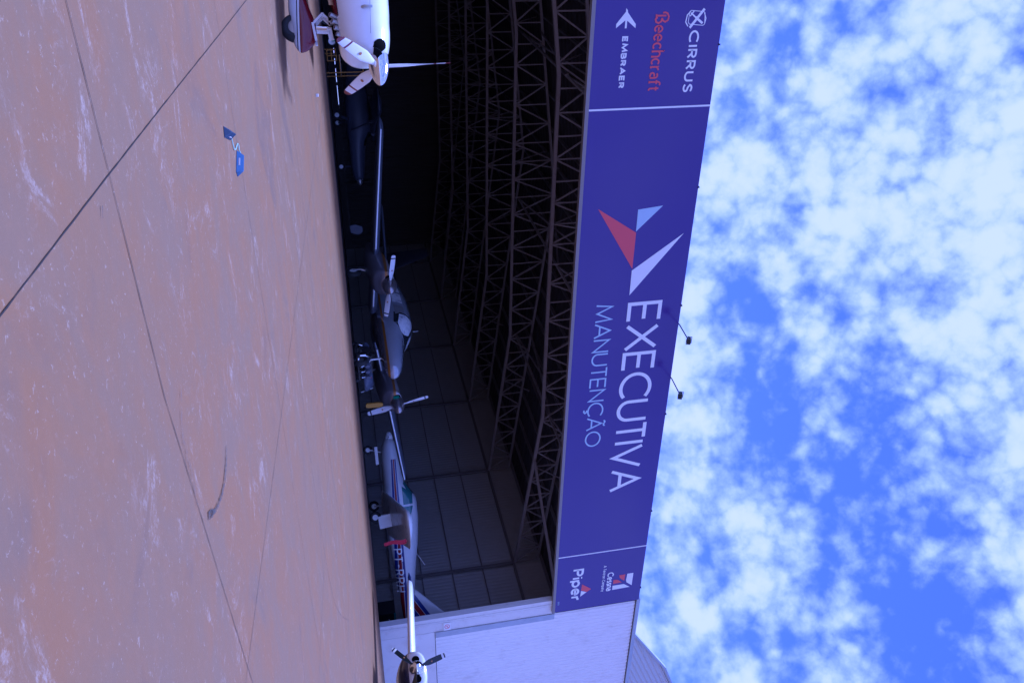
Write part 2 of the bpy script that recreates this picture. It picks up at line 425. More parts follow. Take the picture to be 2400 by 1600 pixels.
def truss(y):
    a = MB(); W2 = .075
    nodes = [X0+.1, XL, XR, XW-.2]
    for p, q in zip(nodes[:-1], nodes[1:]):
        a.bar((p, y, botz(p)), (q, y, botz(q)), .12, .11)
    a.bar((X0+.1, y, topz(X0)), (12.53, y, topz(12.53)), .10, .09); a.bar((12.53, y, topz(12.53)), (XW-.2, y, topz(XW)), .10, .09)
    N = 38; st = (XW-X0-.3)/N
    for i in range(N+1):
        x = X0+.1+i*st; z0, z1 = botz(x), topz(x)
        a.bar((x, y-.02, z0), (x, y-.02, z1), .045)
        if i < N:
            x2 = x+st
            if i % 2 == 0: a.bar((x, y+.02, z0), (x2, y+.02, topz(x2)), .05)
            else: a.bar((x, y+.02, z1), (x2, y+.02, botz(x2)), .05)
    # light stays sloping back to the purlins
    for i in range(3, N, 7):
        x = X0+.1+i*st
        a.bar((x, y, botz(x)+.03), (x, y+1.0, topz(x)+.02), .035)
        if i % 2: a.bar((x, y, botz(x)+.03), (x, y-1.0, topz(x)+.02), .035)
    return a
tm = truss(0).build('truss', STEEL, hangar); tm.location = (0, YT[0], 0)
for y in YT[1:]:
    t2 = tm.copy(); col.objects.link(t2); t2.parent = hangar; t2.location = (0, y, 0)
ys = [.3]+YT
for x in (6.2, 12.53, 18.86):
    for y0, y1 in list(zip(ys[:-1], ys[1:]))[:2]:
        z = botz(x)
        a = MB(); a.bar((x, y0+.05, z+.3), (x, y1-.05, topz(x)-.05), .05); a.bar((x+.06, y0+.05, topz(x)-.05), (x+.06, y1-.05, z+.3), .045); a.bar((x+.03, y0+.05, z+.25), (x+.03, y1-.05, z+.25), .06, .07)
        a.build('cross_brace', STEEL, hangar)
a = MB(); a.bar((24.3, .34, 6.55), (21.0, YT[0]-.1, botz(21)), .11, .09); a.build('knee_brace', STEEL, hangar)
# ------------------------------------------------------------------ stroke lettering
def arc(cx, cy, rx, ry, a0, a1, n=14):
    return [(cx+rx*math.cos(R(a0+(a1-a0)*i/n)), cy+ry*math.sin(R(a0+(a1-a0)*i/n))) for i in range(n+1)]
# glyph: (width, [polylines]) on a unit cap height
G = {
 'E': (.56, [[(.55, 1), (0, 1), (0, 0), (.55, 0)], [(0, .5), (.5, .5)]]),
 'X': (.78, [[(0, 0), (.74, 1)], [(.04, 1), (.78, 0)]]),
 'C': (.84, [arc(.5, .5, .5, .5, 48, 312, 26)]),
 'U': (.68, [[(0, 1), (0, .34)]+arc(.34, .34, .34, .34, 180, 360, 16)[1:]+[(.68, 1)]]),
 'T': (.56, [[(0, 1), (.56, 1)], [(.28, 1), (.28, 0)]]),
 'I': (.02, [[(.01, 0), (.01, 1)]]),
 'V': (.80, [[(0, 1), (.4, 0), (.80, 1)]]),
 'A': (.80, [[(0, 0), (.4, 1), (.80, 0)], [(.14, .32), (.66, .32)]]),
 'M': (.94, [[(0, 0), (.10, 1), (.47, .08), (.84, 1), (.94, 0)]]),
 'N': (.70, [[(0, 0), (0, 1), (.70, 0), (.70, 1)]]),
 'O': (.98, [arc(.49, .5, .49, .5, 0, 360, 36)]),
 'H': (.64, [[(0, 0), (0, 1)], [(.64, 0), (.64, 1)], [(0, .5), (.64, .5)]]),
 'P': (.54, [[(0, 0), (0, 1), (.28, 1)]+arc(.28, .74, .26, .26, 90, -90, 12)[1:]+[(0, .48)]]),
 'R': (.60, [[(0, 0), (0, 1), (.30, 1)]+arc(.30, .74, .26, .26, 90, -90, 12)[1:]+[(0, .48)], [(.28, .48), (.60, 0)]]),
 'B': (.58, [[(0, 0), (0, 1), (.28, 1)]+arc(.28, .76, .24, .24, 90, -90, 12)[1:]+[(0, .52)], [(.28, .52)]+arc(.30, .26, .28, .26, 90, -90, 12)+[(0, 0)]]),
 'S': (.58, [arc(.32, .75, .26, .25, 20, 180, 10)+arc(.30, .25, .28, .25, 90, -160, 14)]),
 '-': (.34, [[(0, .48), (.34, .48)]]),
 ' ': (.28, []),
 'i': (.02, [[(.01, 0), (.01, .68)], [(.01, .88), (.01, 1.0)]]),
 'p': (.54, [[(0, -.28), (0, .70)], arc(.27, .35, .27, .33, 180, -180, 24)]),
 'e': (.56, [[(.02, .36), (.54, .36)]+arc(.28, .35, .27, .34, 5, 320, 22)]),
 'r': (.32, [[(0, 0), (0, .70)], [(0, .42)]+arc(.26, .42, .25, .27, 165, 80, 8)]),
 's': (.42, [arc(.22, .52, .18, .16, 30, 180, 8)+arc(.21, .17, .20, .17, 90, -150, 10)]),
 'n': (.48, [[(0, 0), (0, .70)], [(0, .40)]+arc(.24, .44, .24, .26, 170, 0, 12)+[(.48, 0)]]),
 'h': (.48, [[(0, 0), (0, 1.04)], [(0, .40)]+arc(.24, .44, .24, .26, 170, 0, 12)+[(.48, 0)]]),
 'a': (.50, [arc(.26, .20, .24, .20, 60, 300, 16), [(.08, .60)]+arc(.26, .48, .22, .21, 120, 0, 10)+[(.48, 0)]]),
 'c': (.52, [arc(.28, .35, .27, .34, 45, 315, 20)]),
 'f': (.40, [[(.16, 0), (.16, .80)]+arc(.34, .80, .18, .20, 180, 50, 8)[1:], [(0, .66), (.36, .66)]]),
 't': (.36, [[(.16, .92), (.16, .16)]+arc(.30, .16, .14, .15, 180, 290, 8)[1:], [(0, .66), (.36, .66)]]),
 'o': (.56, [arc(.28, .35, .27, .34, 0, 360, 24)]),
 'm': (.80, [[(0, 0), (0, .70)], [(0, .42)]+arc(.20, .46, .20, .24, 170, 0, 10)+[(.40, 0)], [(.40, .42)]+arc(.60, .46, .20, .24, 170, 0, 10)+[(.80, 0)]]),
 'x': (.46, [[(0, 0), (.46, .70)], [(0, .70), (.46, 0)]]),
 'y': (.48, [[(0, .70), (.25, .02)], [(.48, .70), (.16, -.28)]]),
 '@': (.84, [arc(.5, .5, .5, .5, 48, 312, 26), [(.50, 0), (.46, -.08), (.56, -.12), (.60, -.20), (.52, -.28), (.40, -.27)]]),
 '~': (.80, [[(0, 0), (.4, 1), (.80, 0)], [(.14, .32), (.66, .32)], [(.22, 1.14), (.27, 1.22), (.34, 1.23), (.46, 1.15), (.53, 1.16), (.58, 1.24)]]),
}
# serif style letters for the script-like red word
def serif(d):
    r_ = {}
    for k, (w_, s) in d.items(): r_[k] = (w_, list(s))
    r_['h'][1].extend([[(-.08, 0), (.10, 0)], [(.38, 0), (.58, 0)], [(-.08, 1.04), (0, 1.04)]])
    r_['r'][1].extend([[(-.08, 0), (.12, 0)], [(-.08, .68), (0, .68)]])
    r_['f'][1].append([(.06, 0), (.28, 0)])
    r_['B'] = (.86, [[(.20, .06), (.20, .92)], [(.08, .03), (.34, .03)],
        [(-.02, .60), (-.08, .78), (.02, 1.02), (.30, 1.16), (.60, 1.10), (.74, .86), (.62, .64), (.40, .56)],
        [(.40, .56), (.70, .50), (.84, .28), (.74, .06), (.52, -.02), (.36, .06), (.38, .16)]])
    return r_
GS = serif(G)
SUBDIV = [0]
def stroke(a, pts, wd, place, d0, d1):
    "ribbon with mitred corners, extruded from depth d0 to d1; place(x, h, d) -> 3d point"
    P_ = [Vector((p[0], p[1])) for p in pts]
    Q = [P_[0]]
    for p in P_[1:]:
        if (p-Q[-1]).length > 1e-5: Q.append(p)
    if SUBDIV[0]:
        Q2 = [Q[0]]
        for p in Q[1:]:
            k = max(1, int((p-Q2[-1]).length/SUBDIV[0])); q0 = Q2[-1]
            Q2 += [q0+(p-q0)*(i/k) for i in range(1, k+1)]
        Q = Q2
    P_ = Q; n = len(P_)
    if n < 2: return
    closed = n > 8 and (P_[0]-P_[-1]).length < 1e-3
    L = []; Rr = []
    for i in range(n):
        if closed and i in (0, n-1): d1_ = (P_[-1]-P_[-2]).normalized(); d2_ = (P_[1]-P_[0]).normalized()
        else:
            d1_ = (P_[i]-P_[max(i-1, 0)]).normalized() if i > 0 else (P_[1]-P_[0]).normalized()
            d2_ = (P_[min(i+1, n-1)]-P_[i]).normalized() if i < n-1 else d1_
        n1_ = Vector((-d1_.y, d1_.x)); n2_ = Vector((-d2_.y, d2_.x)); mm = (n1_+n2_)
        if mm.length < .35: mm = n1_; k = 1
        else: mm.normalize(); k = min(2.6, 1/max(.2, mm.dot(n1_)))
        L.append(P_[i]+mm*wd/2*k); Rr.append(P_[i]-mm*wd/2*k)
    rows = [[place(l.x, l.y, d1), place(r_.x, r_.y, d1)] for l, r_ in zip(L, Rr)]
    a.grid(rows)
    a.grid([[place(l.x, l.y, d0), place(l.x, l.y, d1)] for l in L])
    a.grid([[place(r_.x, r_.y, d1), place(r_.x, r_.y, d0)] for r_ in Rr])
    for i in (0, n-1):
        a.grid([[place(L[i].x, L[i].y, d0), place(Rr[i].x, Rr[i].y, d0)], [place(L[i].x, L[i].y, d1), place(Rr[i].x, Rr[i].y, d1)]])
def word(a, txt, x0, z0, width, h, sw, place, gap=.2, glyphs=G, gx=1.0):
    "write txt so that it spans width; strokes keep the same thickness"
    tot = sum(glyphs[c_][0] for c_ in txt)*h*gx
    ng = len(txt)-1
    inner = width-sw
    k = inner/(tot+gap*h*ng); x = x0+sw/2; z00 = z0+sw/2; hh = h-sw
    n = 0
    for c_ in txt:
        w_, st = glyphs[c_]
        for s in st:
            stroke(a, [(x+p[0]*h*gx*k, z00+p[1]*hh) for p in s], sw, place, 0, .004+.0006*(n % 4)); n += 1
        x += (w_*h*gx+gap*h)*k
    return a

# ------------------------------------------------------------------ the sign
SY = -.115
sign = thing('fascia_sign', 'long blue-violet sign board with white lettering across the hangar front above the opening', 'sign')
a = MB(); a.box(X0, 24.59, SY, .02, 6.386, 9.66)
m, g, b = newmat('blue_violet_sign_vinyl')
tc = g.n('ShaderNodeTexCoord'); s_ = g.n('ShaderNodeSeparateXYZ'); g.link(tc.outputs['Object'], s_.inputs[0])
c = g.mix(g.noise(tc.outputs['Object'], .5, 3, .5), (.070, .038, .235), (.080, .046, .25)); g.link(c, b.inputs['Base Color'])
b.inputs['Roughness'].default_value = .16; b.inputs['Specular IOR Level'].default_value = .5
bp = g.n('ShaderNodeBump'); bp.inputs['Strength'].default_value = .08; bp.inputs['Distance'].default_value = .02
g.link(g.noise(tc.outputs['Object'], .7, 2), bp.inputs['Height']); g.link(bp.outputs[0], b.inputs['Normal'])
a.build('sign_panel', m, sign)
a = MB(); a.box(X0, 24.60, SY-.03, .03, 6.285, 6.382); a.build('lower_frame', FRAME, sign)
for x_, w_ in ((5.965, .045), (21.76, .04)):
    a = MB(); a.box(x_-w_/2, x_+w_/2, SY-.012, SY+.004, 6.388, 9.658); a.build('divider_strip', LETW, sign)
for x_ in (4.45, 8.2, 11.9, 15.9, 20.1, 23.95):
    a = MB(); a.box(x_-.018, x_+.018, SY-.02, .0, 9.64, 9.69); a.build('clip', BLACK, sign)
sp = lambda x, z, d: (x, SY-.004-d, z)
def words(txt, x0, z0, width, h, sw, m, label, **k):
    a = word(MB(), txt, x0, z0, width, h, sw, sp, **k); return a.build('lettering', m, sign, label=label)
words('EXECUTIVA', 11.645, 7.98, 7.32, 1.062, .115, LETW, 'large white capitals across the middle of the sign', gap=.16)
words('MANUTEN@~O', 11.635, 7.0, 5.24, .53, .05, LETG, 'thin pale blue capitals in the lower line of the sign', gap=.16)
words('CIRRUS', 4.095, 8.835, 1.505, .262, .047, LETW, 'rounded white capitals beside the small plane emblem', gap=.34, gx=1.1)
words('EMBRAER', 4.195, 7.108, 1.245, .15, .038, LETW, 'bold white capitals beside the arrow shaped emblem', gap=.42, gx=1.25)
words('Beechcraft', 3.665, 7.90, 1.885, .325, .042, LETR, 'red serif lettering in the left panel of the sign', glyphs=GS, gap=.2)
words('Piper', 22.46, 6.94, 1.66, .435, .085, LETW, 'bold white lettering low in the right panel of the sign', gap=.24)
words('Cessna', 22.88, 8.295, .97, .245, .045, LETW, 'small white lettering under the barred emblem', gap=.16, gx=.8)
words('A Textron Company', 22.48, 8.112, 1.35, .115, .017, LETW, 'tiny white line of text under the barred emblem', gap=.2)
words('III', 24.03, 6.462, .16, .085, .02, LETG, 'tiny pale mark in the sign corner', gap=.5)
def poly(pts, m, label=None, name='emblem', d=.006):
    a = MB(); a.prism([(x, SY-.0005, z) for x, z in pts], (0, -d, 0)); return a.build(name, m, sign, label=label)
poly([(8.645, 6.835), (9.424, 7.996), (10.544, 7.997)], LETR, 'red triangle of the main emblem')
poly([(8.74, 7.985), (8.669, 8.694), (9.389, 7.99)], LETG, 'small pale blue triangle of the main emblem')
poly([(9.546, 9.417), (10.598, 7.988), (11.393, 7.994)], LETW, 'large white triangle of the main emblem')
poly([(3.556, 7.146), (3.60, 7.19), (3.652, 7.2), (3.922, 7.422), (4.014, 7.422), (3.838, 7.198), (4.013, 7.198), (4.012, 7.153), (3.828, 7.151), (4.006, 6.930), (3.912, 6.930), (3.635, 7.15)], LETW, 'white arrow shaped emblem')
a = MB()
rr = [(3.66, 8.775), (3.90, 8.765), (3.95, 8.80), (3.985, 9.16), (3.955, 9.20), (3.70, 9.175), (3.665, 9.14), (3.635, 8.81), (3.66, 8.775)]
stroke(a, rr, .016, sp, 0, .003)
stroke(a, [(3.655, 8.80), (3.74, 8.72), (3.90, 8.70), (4.0, 8.77)], .028, sp, 0, .0034)
stroke(a, [(3.70, 9.16), (3.82, 9.215), (3.93, 9.20)], .024, sp, 0, .0036)
stroke(a, [(3.60, 9.15), (4.035, 8.82)], .062, sp, 0, .0046)
stroke(a, [(3.69, 8.81), (3.80, 8.95)], .035, sp, 0, .0052)
stroke(a, [(3.79, 8.94), (3.885, 9.07), (3.935, 9.14)], .055, sp, 0, .0058)
stroke(a, [(3.65, 8.885), (3.765, 8.795)], .03, sp, 0, .0056)
a.build('emblem', LETW, sign, label='white emblem of a small plane over a rounded square')
poly([(23.291, 7.357), (23.6, 7.715), (23.719, 7.556), (23.601, 7.335)], LETR, 'red part of the small triangle in the right panel')
poly([(23.628, 7.335), (23.729, 7.550), (23.923, 7.322)], LETW, 'white part of the small triangle in the right panel')
poly([(23.083, 9.064), (23.084, 9.295), (23.727, 9.29), (23.532, 9.073), (23.42, 9.045)], LETW, 'white slanting bar of the right panel emblem')
poly([(23.104, 8.756), (23.098, 8.985), (23.416, 8.974), (23.32, 8.85), (23.235, 8.784)], LETR, 'upper red shape of the right panel emblem')
poly([(23.313, 8.555), (23.315, 8.66), (23.345, 8.73), (23.492, 8.884), (23.511, 8.55)], LETR, 'lower red shape of the right panel emblem')
poly([(23.61, 8.54), (23.607, 8.976), (23.801, 9.215), (23.827, 8.54)], LETW, 'white upright bar of the right panel emblem')

# floodlights over the sign
for x_, lab in ((12.57, 'dark floodlight on a thin arm above the first letters EX of the sign'), (14.53, 'dark floodlight on a thin arm above the letter C of the sign')):
    t = thing('floodlight', lab, 'floodlight', (x_, -.115, 9.70), 0, 'floodlights on arms above the sign')
    a = MB(); a.tube([(0, .25, -.02), (0, 0, .0), (0, -.86, -.07)], .018, 8); a.build('arm', BLACK, t, True)
    a = MB(); a.prism([(-.09, -.95, -.17), (-.09, -.80, -.08), (-.09, -.84, .0), (-.09, -.99, -.05)], (.18, 0, 0)); a.build('lamp_housing', BLACK, t)
    a = MB(); a.prism([(-.08, -.945, -.175), (-.08, -.805, -.09), (-.08, -.81, -.10), (-.08, -.95, -.185)], (.16, 0, 0)); a.build('lens', GLASSL, t)
    a = MB(); a.bar((-.1, -.9, -.07), (-.1, -.88, .02), .014); a.bar((.1, -.9, -.07), (.1, -.88, .02), .014); a.bar((-.107, -.88, .02), (.107, -.88, .02), .014); a.build('bracket', BLACK, t)

# small warning plate
t = thing('no_smoking_sign', 'small white warning plate with a red crossed circle on the hangar door post', 'sign', (24.49, -.055, 2.385))
a = MB(); a.box(-.2, .2, -.006, .006, -.13, .13); a.build('plate', WHITE, t)
a = MB(); stroke(a, arc(0, 0, .10, .085, 0, 360, 28), .02, lambda x, z, d: (x, -.007-d, z), 0, .003)
stroke(a, [(-.07, -.055), (.07, .055)], .018, lambda x, z, d: (x, -.007-d, z), 0, .0036)
stroke(a, [(-.055, .02), (.055, .0)], .014, lambda x, z, d: (x, -.007-d, z), 0, .002)
a.build('symbol', LETR, t)

# neighbouring hangar roof
nb = thing('neighbouring_hangar', 'taller neighbouring building with pale ribbed roof sheets rising behind the white wall', 'building')
ridge = [(33.0, 11.55), (34.63, 12.60), (37.64, 14.52), (37.76, 14.60), (39.38, 15.22), (46, 17.7)]
def rz(x):
    if x <= ridge[0][0]: return ridge[0][1]
    for (a_, b_), (c_, d_) in zip(ridge[:-1], ridge[1:]):
        if a_ <= x <= c_: return b_+(d_-b_)*(x-a_)/(c_-a_)
    return ridge[-1][1]
a = MB(); dirr = Vector((.923, 0, .385)); nrm = Vector((-.385, 0, .923)); S0 = Vector((37.72, 6.0, 14.57)); vr = []
for i in range(24):
    for dx, h in ((0, 0), (.60, 0), (.68, 1), (.90, 1)):
        p = S0-nrm*((i+dx)*.239)
        t = -9.0; last = None; lo = None
        while t < 9:
            q = p+dirr*t
            if q.x > 33 and q.z < rz(q.x)-.03:
                if lo is None: lo = q
                last = q
            elif lo is not None: break
            t += .02
        if lo is None: continue
        vr.append([(lo.x, 6.0-h*.05, lo.z), (last.x, 6.0-h*.05, last.z)])
a.grid(vr)
a.build('roof_sheet', ROOFL, nb, fix=False)
a = MB()
for (x0_, z0_), (x1_, z1_) in zip(ridge[:-1], ridge[1:]): a.bar((x0_, 5.93, z0_), (x1_, 5.93, z1_), .20, .12)
a.build('verge_trim', FLASH, nb)
a = MB(); a.prism([(x, 6.05, z) for x, z in ridge]+[(46, 6.05, 0), (33.0, 6.05, 0)], (0, .10, 0)); a.build('wall', WALLM, nb)

# ------------------------------------------------------------------ aircraft kit
def interp(sec, x):
    "smooth interpolation of fuselage sections, ordered from nose (large x) to tail"
    s = sorted(sec, key=lambda q: -q[0])
    if x >= s[0][0]: return s[0]
    if x <= s[-1][0]: return s[-1]
    for i in range(len(s)-1):
        if s[i][0] >= x >= s[i+1][0]:
            t = (s[i][0]-x)/(s[i][0]-s[i+1][0]); p0 = s[max(i-1, 0)]; p1 = s[i]; p2 = s[i+1]; p3 = s[min(i+2, len(s)-1)]
            o_ = [x]
            for q in range(1, len(p1)):
                d1 = (p2[q]-p0[q])/max(1e-6, p0[0]-p2[0])*(p1[0]-p2[0]); d2 = (p3[q]-p1[q])/max(1e-6, p1[0]-p3[0])*(p1[0]-p2[0])
                # keep it monotone
                dd = p2[q]-p1[q]
                if dd == 0: d1 = d2 = 0
                else:
                    d1 = min(max(d1/dd, 0), 3)*dd; d2 = min(max(d2/dd, 0), 3)*dd
                h00 = 2*t**3-3*t*t+1; h10 = t**3-2*t*t+t; h01 = -2*t**3+3*t*t; h11 = t**3-t*t
                o_.append(h00*p1[q]+h10*d1+h01*p2[q]+h11*d2)
            return o_
def fpoint(sec, x, a_, off=0, yc=0):
    _, zc, hw, ht, hb, e = interp(sec, x)
    c_, s_ = math.cos(a_), math.sin(a_)
    y = (hw+off)*math.copysign(abs(c_)**(2/e), c_); z = ((ht if s_ > 0 else hb)+off)*math.copysign(abs(s_)**(2/e), s_)
    return (x, yc+y, zc+z)
def body(name, sec, m, parent, yc=0, n=36, nx=44, label=None):
    s = sorted(sec, key=lambda q: -q[0]); xs_ = sorted(set([q[0] for q in s]+[s[0][0]+(s[-1][0]-s[0][0])*(i/nx)**1.4 for i in range(nx+1)]), reverse=True)
    rings = [[fpoint(sec, x, 2*math.pi*k/n, 0, yc) for k in range(n)] for x in xs_]
    return MB().loft(rings).build(name, m, parent, True, label)
def side_y(sec, x, z, off):
    _, zc, hw, ht, hb, e = interp(sec, x)
    h = ht if z > zc else hb
    q = min(.995, abs(z-zc)/h)
    return hw*(1-q**e)**(1/e)+off
def side_patch(name, sec, poly_, m, parent, side=1, off=.006, yc=0, n=8, label=None):
    "four corners (x, z) laid on the side of the body"
    (ax, az), (bx, bz), (cx, cz), (dx, dz) = poly_
    rows = []
    for i in range(n+1):
        u_ = i/n; row = []
        for j in range(n+1):
            v_ = j/n
            x = (ax*(1-u_)+bx*u_)*(1-v_)+(dx*(1-u_)+cx*u_)*v_; z = (az*(1-u_)+bz*u_)*(1-v_)+(dz*(1-u_)+cz*u_)*v_
            row.append((x, yc+side*side_y(sec, x, z, off), z))
        rows.append(row)
    return MB().grid(rows).build(name, m, parent, True, label, fix=False)
def ang_patch(name, sec, x0, x1, a0, a1, m, parent, off=.006, yc=0, n=10, x0b=None, x1b=None):
    rows = []
    for i in range(n+1):
        a_ = R(a0+(a1-a0)*i/n); k = abs(2*i/n-1)**2
        xa = x0+((x0b if x0b is not None else x0)-x0)*k; xb = x1+((x1b if x1b is not None else x1)-x1)*k
        rows.append([fpoint(sec, xa+(xb-xa)*j/n, a_, off, yc) for j in range(n+1)])
    return MB().grid(rows).build(name, m, parent, True, fix=False)
AF = [(0, 0), (.012, .30), (.05, .58), (.14, .88), (.3, 1), (.5, .86), (.75, .46), (1, .04), (1, -.04), (.75, -.24), (.5, -.42), (.3, -.5), (.14, -.46), (.05, -.32), (.012, -.18)]
def foil(name, A, ca, B, cb, th, m, parent, up=(0, 0, 1), label=None, round_=True, mats=None):
    A = Vector(A); B = Vector(B); up = Vector(up); sp_ = (B-A)
    rings = []
    ts = [0, .25, .5, .75, .93]+([.965, .985, .996, 1.0] if round_ else [1.0])
    for t in ts:
        c_ = ca+(cb-ca)*t; L = A+sp_*t; k = 1.0; sh = 0
        if round_ and t > .93:
            q = (t-.93)/.07; k = math.sqrt(max(.0, 1-q*q*.97)); sh = c_*(1-k)*.35
        tt = th*c_/ca*k if round_ else th*c_/ca
        rings.append([tuple(L+Vector((-1, 0, 0))*(sh+x*c_*(k if round_ else 1))+up*(z*tt)) for x, z in AF])
    return MB().loft(rings).build(name, m, parent, True, label)
def wheel(parent, x, y, z, r, wd, rim=ALU, name='wheel'):
    a = MB(); prof = []
    for k in range(13):
        t = -90+180*k/12
        prof.append((y+wd/2*math.sin(R(t)), r-wd*.45+wd*.45*math.cos(R(t))))
    prof = [(y-wd*.42, r*.45)]+prof+[(y+wd*.42, r*.45)]
    a.lathe(prof, 'Y', (x, 0, z), 30)
    w_ = a.build(name, RUBBER, parent, True)
    a = MB(); a.lathe([(y-wd*.46, r*.10), (y-wd*.47, r*.32), (y-wd*.43, r*.50), (y+wd*.43, r*.50), (y+wd*.47, r*.32), (y+wd*.46, r*.10)], 'Y', (x, 0, z), 24)
    a.build('rim', rim, w_, True)
    return w_
def propeller(parent, x, y, z, Rd, nb, th0, spin_r, spin_l, m_spin, m_blade, wd=.15, pitch=24, back=.10, badge=None):
    a = MB()
    prof = [(x-back, spin_r*1.0), (x, spin_r)]+[(x+spin_l*t, spin_r*math.sqrt(max(0, 1-t**1.75))*(1-.06*t)) for t in (.12, .25, .4, .55, .7, .82, .91, .97)]+[(x+spin_l, .006)]
    a.lathe(prof, 'X', (0, y, z), 36)
    sp_ = a.build('spinner', m_spin, parent, True)
    rings = []
    for t in (0, .04, .08, .14, .22, .34, .48, .62, .76, .88, .95, .985, 1):
        r_ = spin_r*.55+(Rd-spin_r*.55)*t
        c_ = wd*(.34+.66*min(1, (t/.30)**1.3)) if t < .3 else wd*(1-.30*((t-.3)/.7)**2)
        if t > .93: c_ *= math.sqrt(max(.05, 1-((t-.93)/.075)**2))
        tk = wd*(.30-.24*min(1, t*2.2)); be = R(pitch+26*(1-t)-8*t)
        cd_ = Vector((math.sin(be), -math.cos(be), 0)); nd = Vector((math.cos(be), math.sin(be), 0))
        rings.append([tuple(Vector((0, 0, r_))+cd_*(c_/2*math.cos(2*math.pi*k/14))+nd*(tk/2*math.sin(2*math.pi*k/14))) for k in range(14)])
    me = None
    for i in range(nb):
        if me is None:
            bl = MB().loft(rings).build('blade', m_blade, sp_, True); me = bl.data
        else:
            bl = bpy.data.objects.new('blade', me); col.objects.link(bl); bl.parent = sp_
        bl.location = (x+.04, y, z); bl.rotation_euler = (R(th0+360*i/nb), 0, 0)
        if badge:
            t_ = .44; be = R(pitch+26*(1-t_)-8*t_); cd_ = Vector((math.sin(be), -math.cos(be), 0)); nd = Vector((math.cos(be), math.sin(be), 0))
            r_ = spin_r*.55+(Rd-spin_r*.55)*t_
            a = MB(); pts_ = [Vector((0, 0, r_))+nd*(wd*.05+.004)+cd_*(.022*math.cos(2*math.pi*k/16))+Vector((0, 0, .022*math.sin(2*math.pi*k/16))) for k in range(16)]
            a.prism(pts_, nd*.003); bg = a.build('blade_badge', badge, sp_)
            bg.location = bl.location; bg.rotation_euler = bl.rotation_euler
    return sp_

# ------------------------------------------------------------------ near single-engine aeroplane
HZ = 1.185
BADGE = mat('brown_badge', (.38, .16, .06), .5)
near = thing('light_aeroplane', 'white and dark red single engine aeroplane parked on the apron, only its nose in view', 'aeroplane', (2.60, -8.90, -.445), math.atan2(-.622, .783), 'aeroplanes around the hangar')
W_, DR = (.86, .86, .86), (.16, .010, .018)
NEARL = bands('white_over_red_livery', -.05, 0, 1, [(-9, DR), (.745, (.03, .03, .05)), (.755, W_)], .22, .5, cond=(0, -.50, W_, 1))
nsec = [(-.075, 1.04, .30, .20, .20, 2.6), (-.10, 1.04, .36, .25, .26, 2.5), (-.16, 1.03, .40, .30, .31, 2.4), (-.3, 1.02, .44, .34, .33, 2.4), (-.5, 1.01, .46, .36, .34, 2.4),
        (-.62, 1.01, .47, .37, .36, 2.4), (-1.1, 1.02, .52, .38, .42, 2.5), (-1.7, 1.04, .56, .42, .46, 2.6), (-2.5, 1.14, .60, .62, .56, 2.7),
        (-3.2, 1.16, .60, .66, .56, 2.7), (-4.2, 1.16, .5, .52, .44, 2.4), (-5.5, 1.2, .28, .28, .24, 2.2), (-7.2, 1.3, .08, .10, .10, 2)]
body('fuselage', nsec, NEARL, near, nx=60, n=44)
ang_patch('cowl_intake', nsec, -.0755, -.165, 116, 164, DARK, near, .004, x1b=-.11)
ang_patch('cowl_intake', nsec, -.0755, -.165, 16, 64, DARK, near, .004, x1b=-.11)
a = MB(); fr = [fpoint(nsec, -.075, R(v_), .006) for v_ in range(14, 168, 7)]
a.prism([(-.074, y, z) for x, y, z in fr], (.012, 0, 0)); a.build('cowl_opening', DARK, near)
# seam along the cowl
rows = [[(x, -side_y(nsec, x, z+dz, .002), z+dz) for dz in (-.002, .002)] for x, z in [(-.2-i*.05, 1.10+i*.0035) for i in range(40)]]
MB().grid(rows).build('cowl_seam', GIRTM, near, fix=False)
a = MB(); y_ = -side_y(nsec, -.52, 1.07, 0)
a.tube([(-.52, y_, 1.02), (-.52, y_-.02, 1.06), (-.525, y_-.012, 1.15)], [.018, .022, .016], 8); a.build('cowl_latch', ALU, near, True)
for s in (-1, 1):
    side_patch('cabin_window', nsec, [(-2.3, 1.35), (-3.2, 1.35), (-3.1, 1.66), (-2.55, 1.66)], GLASS, near, s)
ang_patch('windshield', nsec, -1.85, -2.4, 30, 150, GLASS, near)
propeller(near, .0, 0, HZ, .93, 3, 2, .135, .30, CHROME,
          bands('white_blade_red_tip', 0, .10, 1, [(-9, W_), (.70, DR), (.735, W_), (.80, W_), (.86, DR), (.91, DR)], .3, .4), wd=.152, pitch=24, badge=BADGE)
# nose gear
ng_ = MB()
for p, q, r_ in (((-.50, 0, .36), (-.47, 0, .78), .028),): ng_.tube([p, q], r_, 12)
ng_.build('nose_gear_leg', CHROME, near, True)
a = MB()
for s in (-.05, .05):
    a.bar((-.53, s, .40), (-.66, s, .53), .022, .03); a.bar((-.66, s, .53), (-.54, s, .64), .022, .03)
a.bar((-.66, -.06, .53), (-.66, .06, .53), .03); a.bar((-.54, -.07, .64), (-.54, .07, .64), .045)
a.bar((-.53, -.08, .40), (-.30, -.07, .425), .03); a.bar((-.53, .08, .40), (-.30, .07, .425), .03)
a.tube([(-.42, -.05, .44), (-.41, -.05, .60)], .022, 10)
a.bar((-.46, -.07, .60), (-.36, .05, .62), .05, .06)
a.build('torque_link', WHITE, near)
psec = [(-.175, .235, .01, .02, .02, 2), (-.20, .24, .04, .07, .05, 2), (-.28, .25, .08, .145, .10, 2), (-.40, .255, .105, .185, .115, 2), (-.56, .26, .115, .175, .135, 2.1),
        (-.75, .26, .10, .12, .15, 2.2), (-.95, .25, .075, .08, .12, 2.2), (-1.25, .25, .02, .03, .05, 2)]
PANT = bands('wheel_pant_paint', .06, 0, 1, [(-9, W_), (.170, (.012, .02, .035)), (.183, W_), (.206, (.02, .02, .04)), (.211, DR)], .22, .5)
body('wheel_fairing', psec, PANT, near, nx=40)
